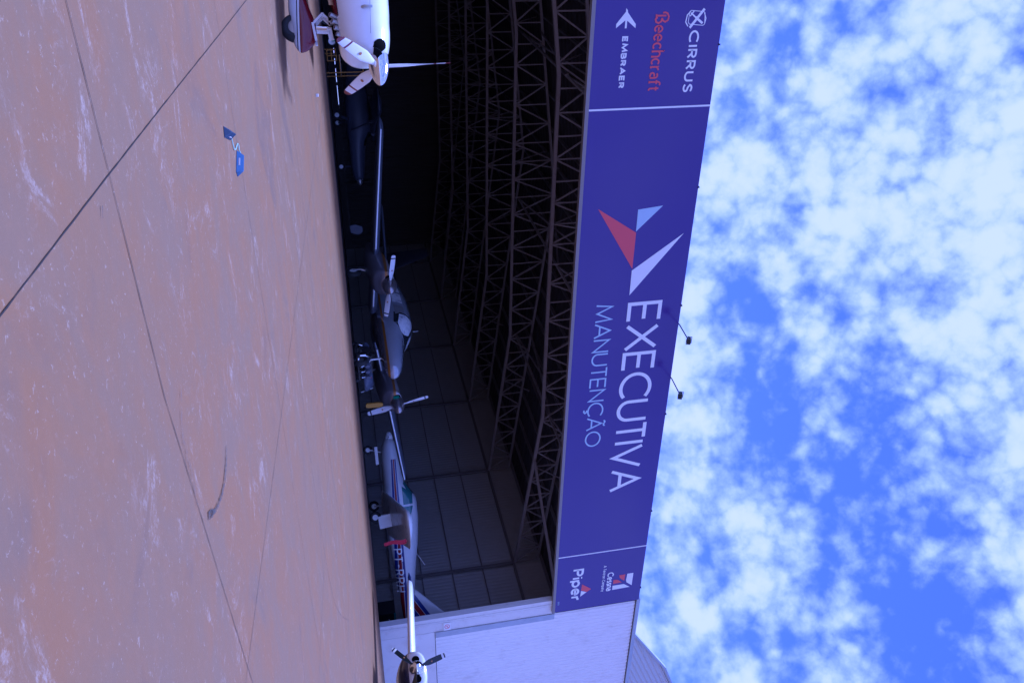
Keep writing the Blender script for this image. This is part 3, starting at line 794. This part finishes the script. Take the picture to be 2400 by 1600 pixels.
wheel(near, -.50, 0, .185, .19, .13)
a = MB()
for i in range(5):
    a.tube([(-.52+i*.075, -.30+.02*i, .62+.022*i), (-.50+i*.075, -.18, .78)], [.03, .036], 10)
a.build('exhaust_stacks', ALU, near, True)
a = MB(); a.box(-.60, -.24, -.20, .22, .66, .78); a.box(-.72, -.56, -.16, .2, .60, .74); a.tube([(-.47, 0, .7), (-.46, 0, .62)], .055, 12); a.build('engine_bay', DARK, near)
for s, nm in ((1, 'left'), (-1, 'right')):
    foil('wing', (-2.35, s*.45, .78), 1.5, (-2.3, s*5.1, 1.12), 1.1, .17, WHITE, near)
    foil('tailplane', (-6.3, s*.1, 1.3), .8, (-6.45, s*1.7, 1.3), .55, .07, WHITE, near)
    body('main_wheel_fairing', [(-2.5, .25, .02, .03, .03, 2), (-2.65, .25, .1, .14, .1, 2.2), (-2.95, .25, .11, .16, .11, 2.2), (-3.5, .25, .03, .03, .04, 2)], PANT, near, yc=s*1.35)
    wheel(near, -2.9, s*1.35, .185, .19, .13)
    a = MB(); a.bar((-2.95, s*1.35, .3), (-2.95, s*1.2, .85), .12, .04); a.build('gear_leg', WHITE, near)
foil('fin', (-5.9, 0, 1.35), 1.2, (-6.7, 0, 2.6), .65, .08, WHITE, near, up=(0, 1, 0))

# ------------------------------------------------------------------ twin-engine aircraft builder
def twin(name, label, loc, heading, M_, half=6.3, eng=2.02, nb=2, th=(0, 0), wingz=(.68, .86, 1.33), gear_y=1.7, prop_r=.97, nosewheel_x=2.0, spin=(.17, .30), nsc=1.0, nz=0, doors=True, finm=None):
    body_m, nac_m, wing_m, spin_m, blade_m, win_m = M_
    t = thing(name, label, 'aeroplane', loc, heading, 'aeroplanes around the hangar')
    s_ = [(2.92, 1.08, .02, .02, .02, 2), (2.90, 1.08, .12, .10, .10, 2), (2.80, 1.08, .22, .17, .17, 2), (2.5, 1.09, .34, .25, .25, 2.1), (1.9, 1.11, .45, .32, .34, 2.2), (1.3, 1.14, .53, .36, .40, 2.3),
          (1.05, 1.16, .56, .42, .44, 2.3), (.8, 1.17, .58, .52, .48, 2.4), (.35, 1.19, .60, .63, .54, 2.4), (-.2, 1.2, .61, .66, .56, 2.4), (-1.2, 1.2, .60, .64, .56, 2.4), (-2.2, 1.2, .52, .54, .48, 2.3), (-3.8, 1.26, .28, .30, .28, 2.1), (-5.7, 1.34, .07, .10, .12, 2)]
    body('fuselage', s_, body_m, t)
    ang_patch('windshield_frame', s_, 1.24, .20, 8, 172, GLASS, t, .006, x0b=.80, x1b=.20)
    ang_patch('windshield', s_, 1.16, .30, 22, 86, win_m, t, .014, x0b=.86, x1b=.34)
    ang_patch('windshield', s_, 1.16, .30, 94, 158, win_m, t, .014, x0b=.86, x1b=.34)
    for s in (-1, 1):
        side_patch('cabin_window', s_, [(.36, 1.36), (-.28, 1.34), (-.24, 1.64), (.12, 1.66)], GLASSL, t, s)
        side_patch('cabin_window', s_, [(-.45, 1.34), (-1.1, 1.34), (-1.1, 1.62), (-.45, 1.64)], win_m, t, s)
        side_patch('cabin_window', s_, [(-1.25, 1.34), (-1.8, 1.34), (-1.8, 1.58), (-1.25, 1.62)], win_m, t, s)
    for s in (-1, 1):
        z0, z1, z2 = wingz
        foil('wing', (.05, s*.5, z0), 1.75, (-.1, s*half, z2), 1.15, .19, wing_m, t)
        ns = [(1.27, 1.20, .20, .16, .18, 2.3), (1.22, 1.20, .33, .21, .24, 2.4), (1.1, 1.19, .40, .25, .30, 2.5), (.8, 1.17, .44, .27, .36, 2.6), (.2, 1.13, .43, .27, .40, 2.6), (-.5, 1.05, .38, .24, .36, 2.5), (-1.3, .98, .24, .14, .22, 2.2), (-1.9, .92, .04, .04, .05, 2)]
        ns = [(q[0], q[1]+(nz if q[0] < 1.2 else nz*.4), q[2]*nsc, q[3]*(1+(nsc-1)*.6), q[4]*(1+(nsc-1)*.6), q[5]) for q in ns]
        nc = body('nacelle', ns, nac_m, t, yc=s*eng)
        for q in (-1, 1):
            a = MB(); ring = [(1.2745, s*eng+q*.20*nsc+.075*nsc*math.cos(2*math.pi*k/20)*(1.0), 1.20+.105*math.sin(2*math.pi*k/20)) for k in range(20)]
            ring2 = [(1.19, y*1.0, z) for x, y, z in ring]
            a.loft([ring2, ring]); a.build('air_intake', DARK, nc)
        propeller(t, 1.38, s*eng, 1.20, prop_r, nb, th[0 if s < 0 else 1], spin[0], spin[1], spin_m, blade_m, wd=.17, badge=BADGE)
        foil('tailplane', (-4.75, s*.1, 1.42), 1.0, (-4.95, s*2.1, 1.42), .7, .08, wing_m, t)
        if gear_y:
            wheel(t, -.45, s*gear_y, .24, .24, .17, WHITE)
            a = MB(); a.tube([(-.45, s*(gear_y+.09), .24), (-.42, s*(gear_y+.10), .45), (-.38, s*gear_y, .78)], .035, 8); a.build('gear_leg', ALU, t, True)
            if doors:
                a = MB(); a.bar((-.38, s*(gear_y+.26), .42), (-.38, s*(gear_y+.30), .82), .5, .02, up=(1, 0, 0)); a.build('gear_door', wing_m, t)
    wheel(t, nosewheel_x, 0, .20, .20, .14, ALU)
    a = MB(); a.tube([(nosewheel_x, .09, .2), (nosewheel_x, .09, .42), (nosewheel_x-.04, 0, .48), (nosewheel_x-.08, 0, .95)], .03, 8); a.build('gear_leg', ALU, t, True)
    foil('fin', (-4.1, 0, 1.45), 1.6, (-5.25, 0, 3.05), .75, .10, finm or wing_m, t, up=(0, 1, 0))
    return t
BLW = bands('white_blade_black_band', 0, 0, 1, [(-9, (.70, .70, .71)), (.84, (.02, .02, .02)), (.88, (.70, .70, .71)), (.955, (.03, .03, .03))], .35, .2)
SPINM = mat('satin_metal', (.42, .38, .38), .28, metal=.85, var=.08)
FOIL = mat('foil_sunshade_behind_glass', (.88, .90, .95), .25, metal=.05, var=.3, grime=((.10, .12, .20), 5, .9), scale=9, bump=1.0, bscale=9, coat=1.0)
silver = twin('twin_engine_aeroplane', 'silver grey twin engine aeroplane with white two-bladed propellers inside the hangar mouth', (13.17, 2.35, 0), math.atan2(-.999, -.045),
     (SILVER, SILVN, SILVP, SPINM, BLW, FOIL), th=(80, 12), nz=-.13, spin=(.21, .42), doors=False, finm=mat('near_black_fin', (.03, .03, .04), .4))  # the fin has its own near-black base colour
# added pale strips that paint the outdoor light caught by the leading edges
LE_GLINT = mat('leading_edge_highlight', (.95, .95, .97), .30, metal=.3, var=.05)
for s in (-1, 1):
    for (y0, y1) in ((.75, 1.55), (2.6, 6.1)):
        f = lambda y: ((y-.5)/5.8)
        A_ = Vector((.05-.15*f(y0)+.012, s*y0, .68+.65*f(y0)+.02)); B_ = Vector((.05-.15*f(y1)+.012, s*y1, .68+.65*f(y1)+.02))
        a = MB(); a.tube([A_, B_], [.028, .022], 10); a.build('leading_edge_glint', LE_GLINT, silver, True)
a = MB(); a.tube([(.5, 0, 1.85), (.5, 0, 1.98), (.47, 0, 2.02)], .008, 6); a.build('aerial', ALU, silver, True)
# intake plug with a lettered tag
t = thing('intake_plug', 'green edged white tag plugging the intake of the right hand engine nacelle', 'intake plug', (15.06, .97, 1.17), 0)
a = MB(); a.box(-.19, .19, -.03, .03, -.085, .085); a.build('tag_border', GREEN, t)
a = MB(); a.box(-.13, .13, -.036, -.031, -.055, .055); a.build('tag_face', WHITE, t)
a = MB(); word(a, 'HIT', -.10, -.035, .20, .07, .016, lambda x, z, d: (x, -.037-d, z)); a.build('tag_mark', BLACK, t)

t = thing('blade_cover', 'yellow padded cover hanging below the hub of the right propeller', 'blade cover', (14.50, .10, .25), 0)
a = MB(); a.prism([(-.07, 0, 0), (.0, 0, -.03), (.07, 0, .0), (.085, 0, .35), (.06, 0, .46), (.0, 0, .48), (-.05, 0, .44), (-.07, 0, .3)], (0, .05, 0)); a.build('pad', YEL, t)
a = MB(); a.bar((.0, .02, .47), (.12, .05, .80), .02); a.build('strap', RUBBER, t)

# right-hand white twin outside the hangar: same kit, three-bladed black propellers
BLB = bands('black_blade_white_tip', 0, 0, 1, [(-9, (.012, .014, .014)), (.74, (.7, .7, .71)), (.80, (.012, .012, .012)), (.835, (.7, .7, .71))], .3, .3)
WN = bands('white_over_navy_livery', 0, 0, 1, [(-9, (.02, .022, .06)), (.98, (.55, .52, .52)), (1.04, (.72, .72, .73))], .25, .5)
hd = R(90-246)
hx, hy = math.cos(hd), math.sin(hd)
# hub of the right engine stands at (19.5, -5.3)
ex, ey = 1.38, -1.9
ox = 19.62-(hx*ex-hy*ey); oy = -5.25-(hy*ex+hx*ey)
tw2 = twin('twin_engine_aeroplane', 'white twin engine aeroplane with black three-bladed propeller in front of the white wall', (ox, oy, gz(oy)+.04), hd,
     (WN, WN, WHITE, CHROME, BLB, GLASS), half=5.0, eng=1.9, nb=3, th=(15, 60), wingz=(.92, 1.1, 1.33), gear_y=1.15, prop_r=.87, spin=(.20, .36), nsc=1.3)
a = MB(); a.lathe([(-.0, .06), (-.02, .05), (-.16, .05), (-.30, .01)], 'Y', (-.25, -4.84, 1.345), 14); a.build('wing_tip_light', NAVY, tw2, True)

# ------------------------------------------------------------------ white striped single (PT-RRH)
RED, BLU, WHT = (.22, .012, .02), (.02, .03, .22), (.60, .61, .64)
PB = bands('white_with_blue_red_stripes', -.005, 0, 1, [(-9, WHT), (0, BLU), (.24, WHT), (.30, RED), (.62, WHT), (.68, BLU), (1.0, WHT)], .3, .4, fan=(1.15, .27, -.05), cond=(0, 1.9, WHT, 1))
pip = thing('light_aeroplane', 'white low wing aeroplane with blue and red stripes marked PT-RRH inside the hangar', 'aeroplane', (22.05, 3.75, 0), math.atan2(.582, -.813), 'aeroplanes around the hangar')
ps = [(2.72, .98, .02, .02, .02, 2), (2.68, .98, .14, .12, .14, 2.1), (2.5, .99, .30, .22, .26, 2.2), (2.0, 1.0, .42, .30, .36, 2.3), (1.3, 1.04, .50, .34, .42, 2.4), (.95, 1.08, .54, .38, .47, 2.4), (.35, 1.14, .57, .66, .56, 2.6),
      (-.3, 1.15, .57, .67, .56, 2.6), (-1.2, 1.15, .52, .58, .52, 2.5), (-2.4, 1.15, .38, .38, .38, 2.3), (-4.0, 1.12, .18, .20, .22, 2.1), (-5.0, 1.1, .07, .12, .12, 2)]
body('fuselage', ps, PB, pip)
side_patch('cabin_window', ps, [(.86, 1.29), (.18, 1.29), (.18, 1.64), (.56, 1.66)], GLASST, pip)
side_patch('cabin_window', ps, [(.10, 1.29), (-.55, 1.29), (-.62, 1.42), (.10, 1.64)], GLASST, pip)
side_patch('cabin_window', ps, [(.86, 1.29), (.18, 1.29), (.18, 1.64), (.56, 1.66)], GLASST, pip, -1)
ang_patch('windshield', ps, 1.12, .5, 40, 140, GLASST, pip, .008, x0b=.95, x1b=.6)
foil('wing', (.75, .45, .62), 1.6, (.45, 4.75, 1.27), 1.25, .20, WHITE, pip)
foil('wing', (.75, -.45, .62), 1.6, (.45, -4.3, 1.2), 1.25, .20, WHITE, pip)
foil('tailplane', (-4.1, .1, 1.05), .8, (-4.2, 1.5, 1.05), .7, .07, WHITE, pip)
foil('tailplane', (-4.1, -.1, 1.05), .8, (-4.2, -1.1, 1.05), .7, .07, WHITE, pip)
FB = bands('striped_fin_paint', .62, 0, 1, [(-9, BLU), (-1.02, WHT), (-1.0, RED), (-.80, WHT), (-.78, BLU), (-.62, WHT)], .3, .4)
foil('fin', (-2.9, 0, 1.25), 1.9, (-4.25, 0, 2.62), .75, .10, FB, pip, up=(0, 1, 0))
wheel(pip, 0, 1.62, .21, .21, .16, WHITE); wheel(pip, 0, -1.62, .21, .21, .16, WHITE)
a = MB(); a.prism([(-.42, 1.78, .34), (.02, 1.78, .30), (.10, 1.78, .88), (-.36, 1.78, .92)], (0, .02, 0)); a.build('gear_door', WHITE, pip)
for s in (-1, 1):
    a = MB(); a.tube([(0, s*1.52, .21), (.02, s*1.5, .72)], .035, 8); a.build('gear_leg', ALU, pip, True)
wheel(pip, 2.33, 0, .17, .17, .12, WHITE)
a = MB(); a.tube([(2.33, .09, .17), (2.30, .09, .34), (2.26, 0, .40), (2.15, 0, .78)], .022, 8); a.build('gear_leg', WHITE, pip, True)
a = MB(); a.prism([(1.75, .18, .42), (2.42, .18, .42), (2.42, .18, .53), (1.75, .18, .53)], (0, .02, 0)); a.build('gear_door', WHITE, pip)
propeller(pip, 2.68, 0, 1.0, .92, 2, 85, .15, .26, WHITE, BLW, wd=.14)
a = MB()
def onp(x, z, d):
    X = -1.42-x; return (X, side_y(ps, X, z, .012+d), z)
SUBDIV[0] = .03
word(a, 'PT-RRH', 0, .745, 1.66, .33, .046, onp, gap=.32)
SUBDIV[0] = 0
a.build('registration_letters', LETW, pip, label='white registration letters PT-RRH')
a = MB(); a.tube([(-1.75, 0, 1.62), (-2.25, 0, 1.9)], .008, 6); a.tube([(-1.75, 0, 1.62), (-1.75, 0, 1.52)], .012, 6); a.build('aerial', WHITE, pip, True)
t = thing('warning_streamer', 'red cloth streamer hanging under the wing of the aeroplane marked PT-RRH', 'streamer', (19.75, -.30, .62), R(-44))
a = MB(); rows = []
for i in range(9):
    z = .50-i*.09; w2 = .075-.003*i
    rows.append([(-w2+.02*math.sin(i), .01*math.cos(i*1.3), z), (w2+.02*math.sin(i), -.01*math.cos(i*1.3), z)])
a.grid(rows); o = a.build('ribbon', REDF, t); md = o.modifiers.new('t', 'SOLIDIFY'); md.thickness = .004
a = MB(); a.tube([(0, 0, .50), (0, 0, .56)], .012, 6); a.build('cord', REDF, t)

# ------------------------------------------------------------------ dim aeroplane at the back of the hangar
def simple_plane(name, label, loc, rz_, m):
    t = thing(name, label, 'aeroplane', loc, rz_, 'aeroplanes around the hangar')
    body('fuselage', ps, m, t)
    ang_patch('windshield', ps, 1.12, .5, 40, 140, GLASS, t, .008)
    for s in (-1, 1):
        foil('wing', (.6, s*.45, 1.80), 1.5, (.4, s*5.0, 1.95), 1.2, .18, m, t)
        foil('tailplane', (-4.1, s*.1, 1.15), .9, (-4.2, s*1.6, 1.15), .7, .07, m, t)
        wheel(t, -.2, s*1.2, .21, .21, .16, WHITE)
        a = MB(); a.bar((-.2, s*1.15, .25), (-.1, s*.4, .75), .10, .04); a.build('gear_leg', m, t)
        a = MB(); a.bar((.4, s*.5, .8), (.3, s*2.6, 1.85), .05, .10); a.build('wing_strut', m, t)
    wheel(t, 2.0, 0, .19, .19, .13, WHITE)
    a = MB(); a.tube([(2.0, .08, .2), (2.0, .08, .4), (1.98, 0, .75)], .03, 8); a.build('gear_leg', m, t, True)
    foil('fin', (-3.3, 0, 1.25), 1.5, (-4.4, 0, 2.5), .7, .09, m, t, up=(0, 1, 0))
    propeller(t, 2.68, 0, 1.0, .92, 2, 35, .15, .24, ALU, BLACK, wd=.14)
    return t
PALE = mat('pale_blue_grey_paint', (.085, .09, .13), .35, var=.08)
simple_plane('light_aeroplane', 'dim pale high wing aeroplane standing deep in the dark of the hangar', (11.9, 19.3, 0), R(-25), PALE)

# ------------------------------------------------------------------ things on the hangar floor
t = thing('aircraft_engine', 'bare aircraft engine with bright pipes on a trolley below the silver nose', 'engine', (13.35, .75, 0), R(20))
a = MB(); a.box(-.42, .42, -.16, .16, .26, .52); a.tube([(-.55, 0, .38), (.6, 0, .38)], [.12, .08], 14); a.build('crankcase', BLACK, t)
for i in range(3):
    for s in (-1, 1):
        a = MB(); x = -.28+i*.27
        for k in range(7): a.lathe([(s*(.17+k*.03), .10), (s*(.18+k*.03), .10)], 'Y', (x, 0, .38), 14)
        a.lathe([(s*.15, .07), (s*.42, .07)], 'Y', (x, 0, .38), 12); a.build('cylinder', DKUND, t)
        a = MB(); a.tube([(x, s*.36, .30), (x-.02, s*.40, .20), (x+.08, s*.36, .14)], .022, 8); a.build('exhaust_pipe', CHROME, t, True)
a = MB(); a.tube([(-.62, -.25, .16), (-.66, -.28, .20), (-.66, -.28, .34), (-.56, -.25, .42), (-.46, -.2, .42)], .035, 10); a.tube([(-.62, -.30, .13), (-.5, -.32, .14)], .05, 12); a.build('intake_elbow', CHROME, t, True)
a = MB(); a.tube([(.3, -.3, .42), (.42, -.3, .44)], .03, 8); a.build('red_hose', REDF, t, True)
a = MB()
for x in (-.5, .5): a.box(x-.03, x+.03, -.3, .3, .08, .12)
for y in (-.28, .28): a.box(-.55, .55, y-.02, y+.02, .10, .14)
for x in (-.4, .4): a.bar((x, 0, .1), (x, 0, .28), .05)
a.build('trolley_frame', BLACK, t)
for x in (-.5, .5):
    for y in (-.3, .3):
        a = MB(); a.lathe([(y-.02, .05), (y+.02, .05)], 'Y', (x, 0, .05), 14); a.build('castor', RUBBER, t)

t = thing('engine_cowling', 'loose dark cowling panel leaning beside the bare engine', 'cowling', (14.0, .9, 0), R(10))
a = MB(); rows = []
for i in range(9):
    an = R(20+140*i/8); rows.append([(x, .35*math.cos(an), .10+.42*math.sin(an)) for x in (-.35, 0, .3)])
a.grid(rows); o = a.build('panel', DKUND, t, True); md = o.modifiers.new('t', 'SOLIDIFY'); md.thickness = .01
a = MB(); a.tube([(.3, .33, .12), (.3, .2, .48), (.3, 0, .53), (.3, -.2, .48), (.3, -.33, .12)], .012, 6); a.build('rim_edge', ALU, t, True)

t = thing('work_platform', 'orange tubular work platform in the dark behind the near propeller', 'work platform', (5.75, 5.1, 0), R(-22))
def tubes(name, segs, r_, m, par):
    a = MB()
    for p, q in segs: a.tube([p, q], r_, 8)
    return a.build(name, m, par, True)
tubes('frame', [((-.3, 0, 0), (-.3, 0, 1.05)), ((.35, 0, 0), (.35, 0, 1.05)), ((-.3, 0, 1.05), (.35, 0, 1.05)), ((-.3, 0, .40), (.35, 0, .40)), ((-.3, .7, 0), (-.3, .7, 1.05)), ((.35, .7, 0), (.35, .7, 1.05)),
                ((-.3, 0, 1.05), (-.3, .7, 1.05)), ((.35, 0, 1.05), (.35, .7, 1.05)), ((-.3, 0, .4), (-.3, .7, .4)), ((.35, 0, .4), (.35, .7, .4))], .016, ORG, t)
tubes('guard_grid', [((-.28, -.02, .06), (.02, -.02, .06)), ((-.28, -.02, .18), (.02, -.02, .18)), ((-.28, -.02, .32), (.02, -.02, .32)), ((-.28, -.02, .06), (-.28, -.02, .32)), ((-.12, -.02, .06), (-.12, -.02, .32)), ((.02, -.02, .06), (.02, -.02, .32))], .014, ORG, t)
a = MB(); a.box(-.3, .35, .0, .7, .405, .425); a.build('deck', STEEL, t)

t = thing('hand_trolley', 'small trolley with a pale ringed wheel and green fork beside the orange platform', 'trolley', (4.60, 2.1, 0), R(-15))
a = MB(); a.lathe([(-.02, .10), (-.025, .085), (.025, .085), (.02, .10)], 'Y', (0, 0, .22), 24); a.build('wheel', RUBBER, t, True)
a = MB(); a.lathe([(-.028, .055), (-.03, .085), (.03, .085), (.028, .055)], 'Y', (0, 0, .22), 24); a.build('rim', ALU, t, True)
a = MB(); a.bar((0, -.04, .22), (-.02, -.04, .38), .02); a.bar((0, .04, .22), (-.02, .04, .38), .02); a.build('fork', GREEN, t)
a = MB(); a.box(-.55, -.05, -.15, .15, .30, .48); a.build('tray', DKUND, t)
a = MB(); a.lathe([(-.02, .10), (.02, .10)], 'Y', (-.5, 0, .11), 20); a.box(-.52, -.48, -.02, .02, .11, .3); a.build('rear_wheel', RUBBER, t)

t = thing('equipment_crate', 'black crate with a teal edge strip standing just inside the hangar door post', 'crate', (24.95, 1.25, 0), 0)
a = MB(); a.box(-.42, .42, -.3, .3, .0, .56); a.box(-.44, .44, -.32, .32, .56, .60); a.build('box', BLACK, t)
a = MB(); a.box(-.43, .43, -.335, -.322, .555, .615); a.build('edge_strip', TEAL, t)
a = MB(); a.tube([(-.15, -.32, .35), (-.15, -.36, .38), (.15, -.36, .38), (.15, -.32, .35)], .01, 6); a.build('handle', ALU, t, True)

tl = MB(); tl.prism([(0, 0, 0), (.30, 0, .02), (.42, 0, .32), (.30, 0, .50), (.06, 0, .50), (-.06, 0, .2)], (0, .06, 0))  # flat plate standing in for the tail fragment of another aeroplane
o = tl.build('tail_fragment', PALE); o.location = (13.95, 12, .30); tag(o, 'dim pale plate standing in for the tail of another aeroplane behind the silver wing', 'aeroplane tail')

# ------------------------------------------------------------------ chocks, litter
def wedge(a, L, w_, h, end=.1):
    "long triangular bar with slanting ends"
    v = [(-L/2, -w_/2, 0), (L/2, -w_/2, 0), (L/2, w_/2, 0), (-L/2, w_/2, 0), (-L/2+end*.3, 0, h), (L/2-end*.3, 0, h)]
    a.add(v, [(0, 3, 2, 1), (0, 1, 5, 4), (2, 3, 4, 5), (0, 4, 3), (1, 2, 5)])
t = thing('wheel_chocks', 'pair of blue wheel chocks joined by a pale green rope on the bare concrete', 'wheel chocks', (2.15, -13.42, gz(-13.42)), 0)
t.rotation_euler = (math.atan(SL), 0, 0)
def chock(x, y, rz_, L, w_, h, m):
    a = MB(); wedge(a, L, w_, h); o = a.build('chock', m, t); o.location = (x, y, .001); o.rotation_euler = (0, 0, rz_)
    b_ = o.modifiers.new('b', 'BEVEL'); b_.width = .004; b_.segments = 2
    a = MB(); a.box(-.035, .035, -w_*.36, -w_*.30, h*.30, h*.50); c_ = a.build('label_plate', WHITE, o); c_.rotation_euler = (0, 0, 0)
    return o
chock(.135, .03, R(-57), .215, .068, .055, CHOCK)
chock(-.18, -.20, R(67), .24, .085, .055, CHOCKD)
a = MB(); a.tube([(-.14, -.10, .03), (-.12, -.08, .012), (-.07, -.06, .008), (.0, -.03, .008), (.02, .03, .008), (.01, .14, .010), (.03, .17, .012), (.06, .14, .014), (.085, .10, .03)], .0042, 6); a.build('rope', ROPE, t, True)

t = MB(); t.box(-.03, .03, -.02, .02, 0, .05)
o = t.build('litter_cup', WHITE); o.location = (4.32, -3.9, gz(-3.9)); tag(o, 'tiny white scrap standing on the apron near the hangar threshold', 'litter')
bm = o.modifiers.new('b', 'BEVEL'); bm.width = .006
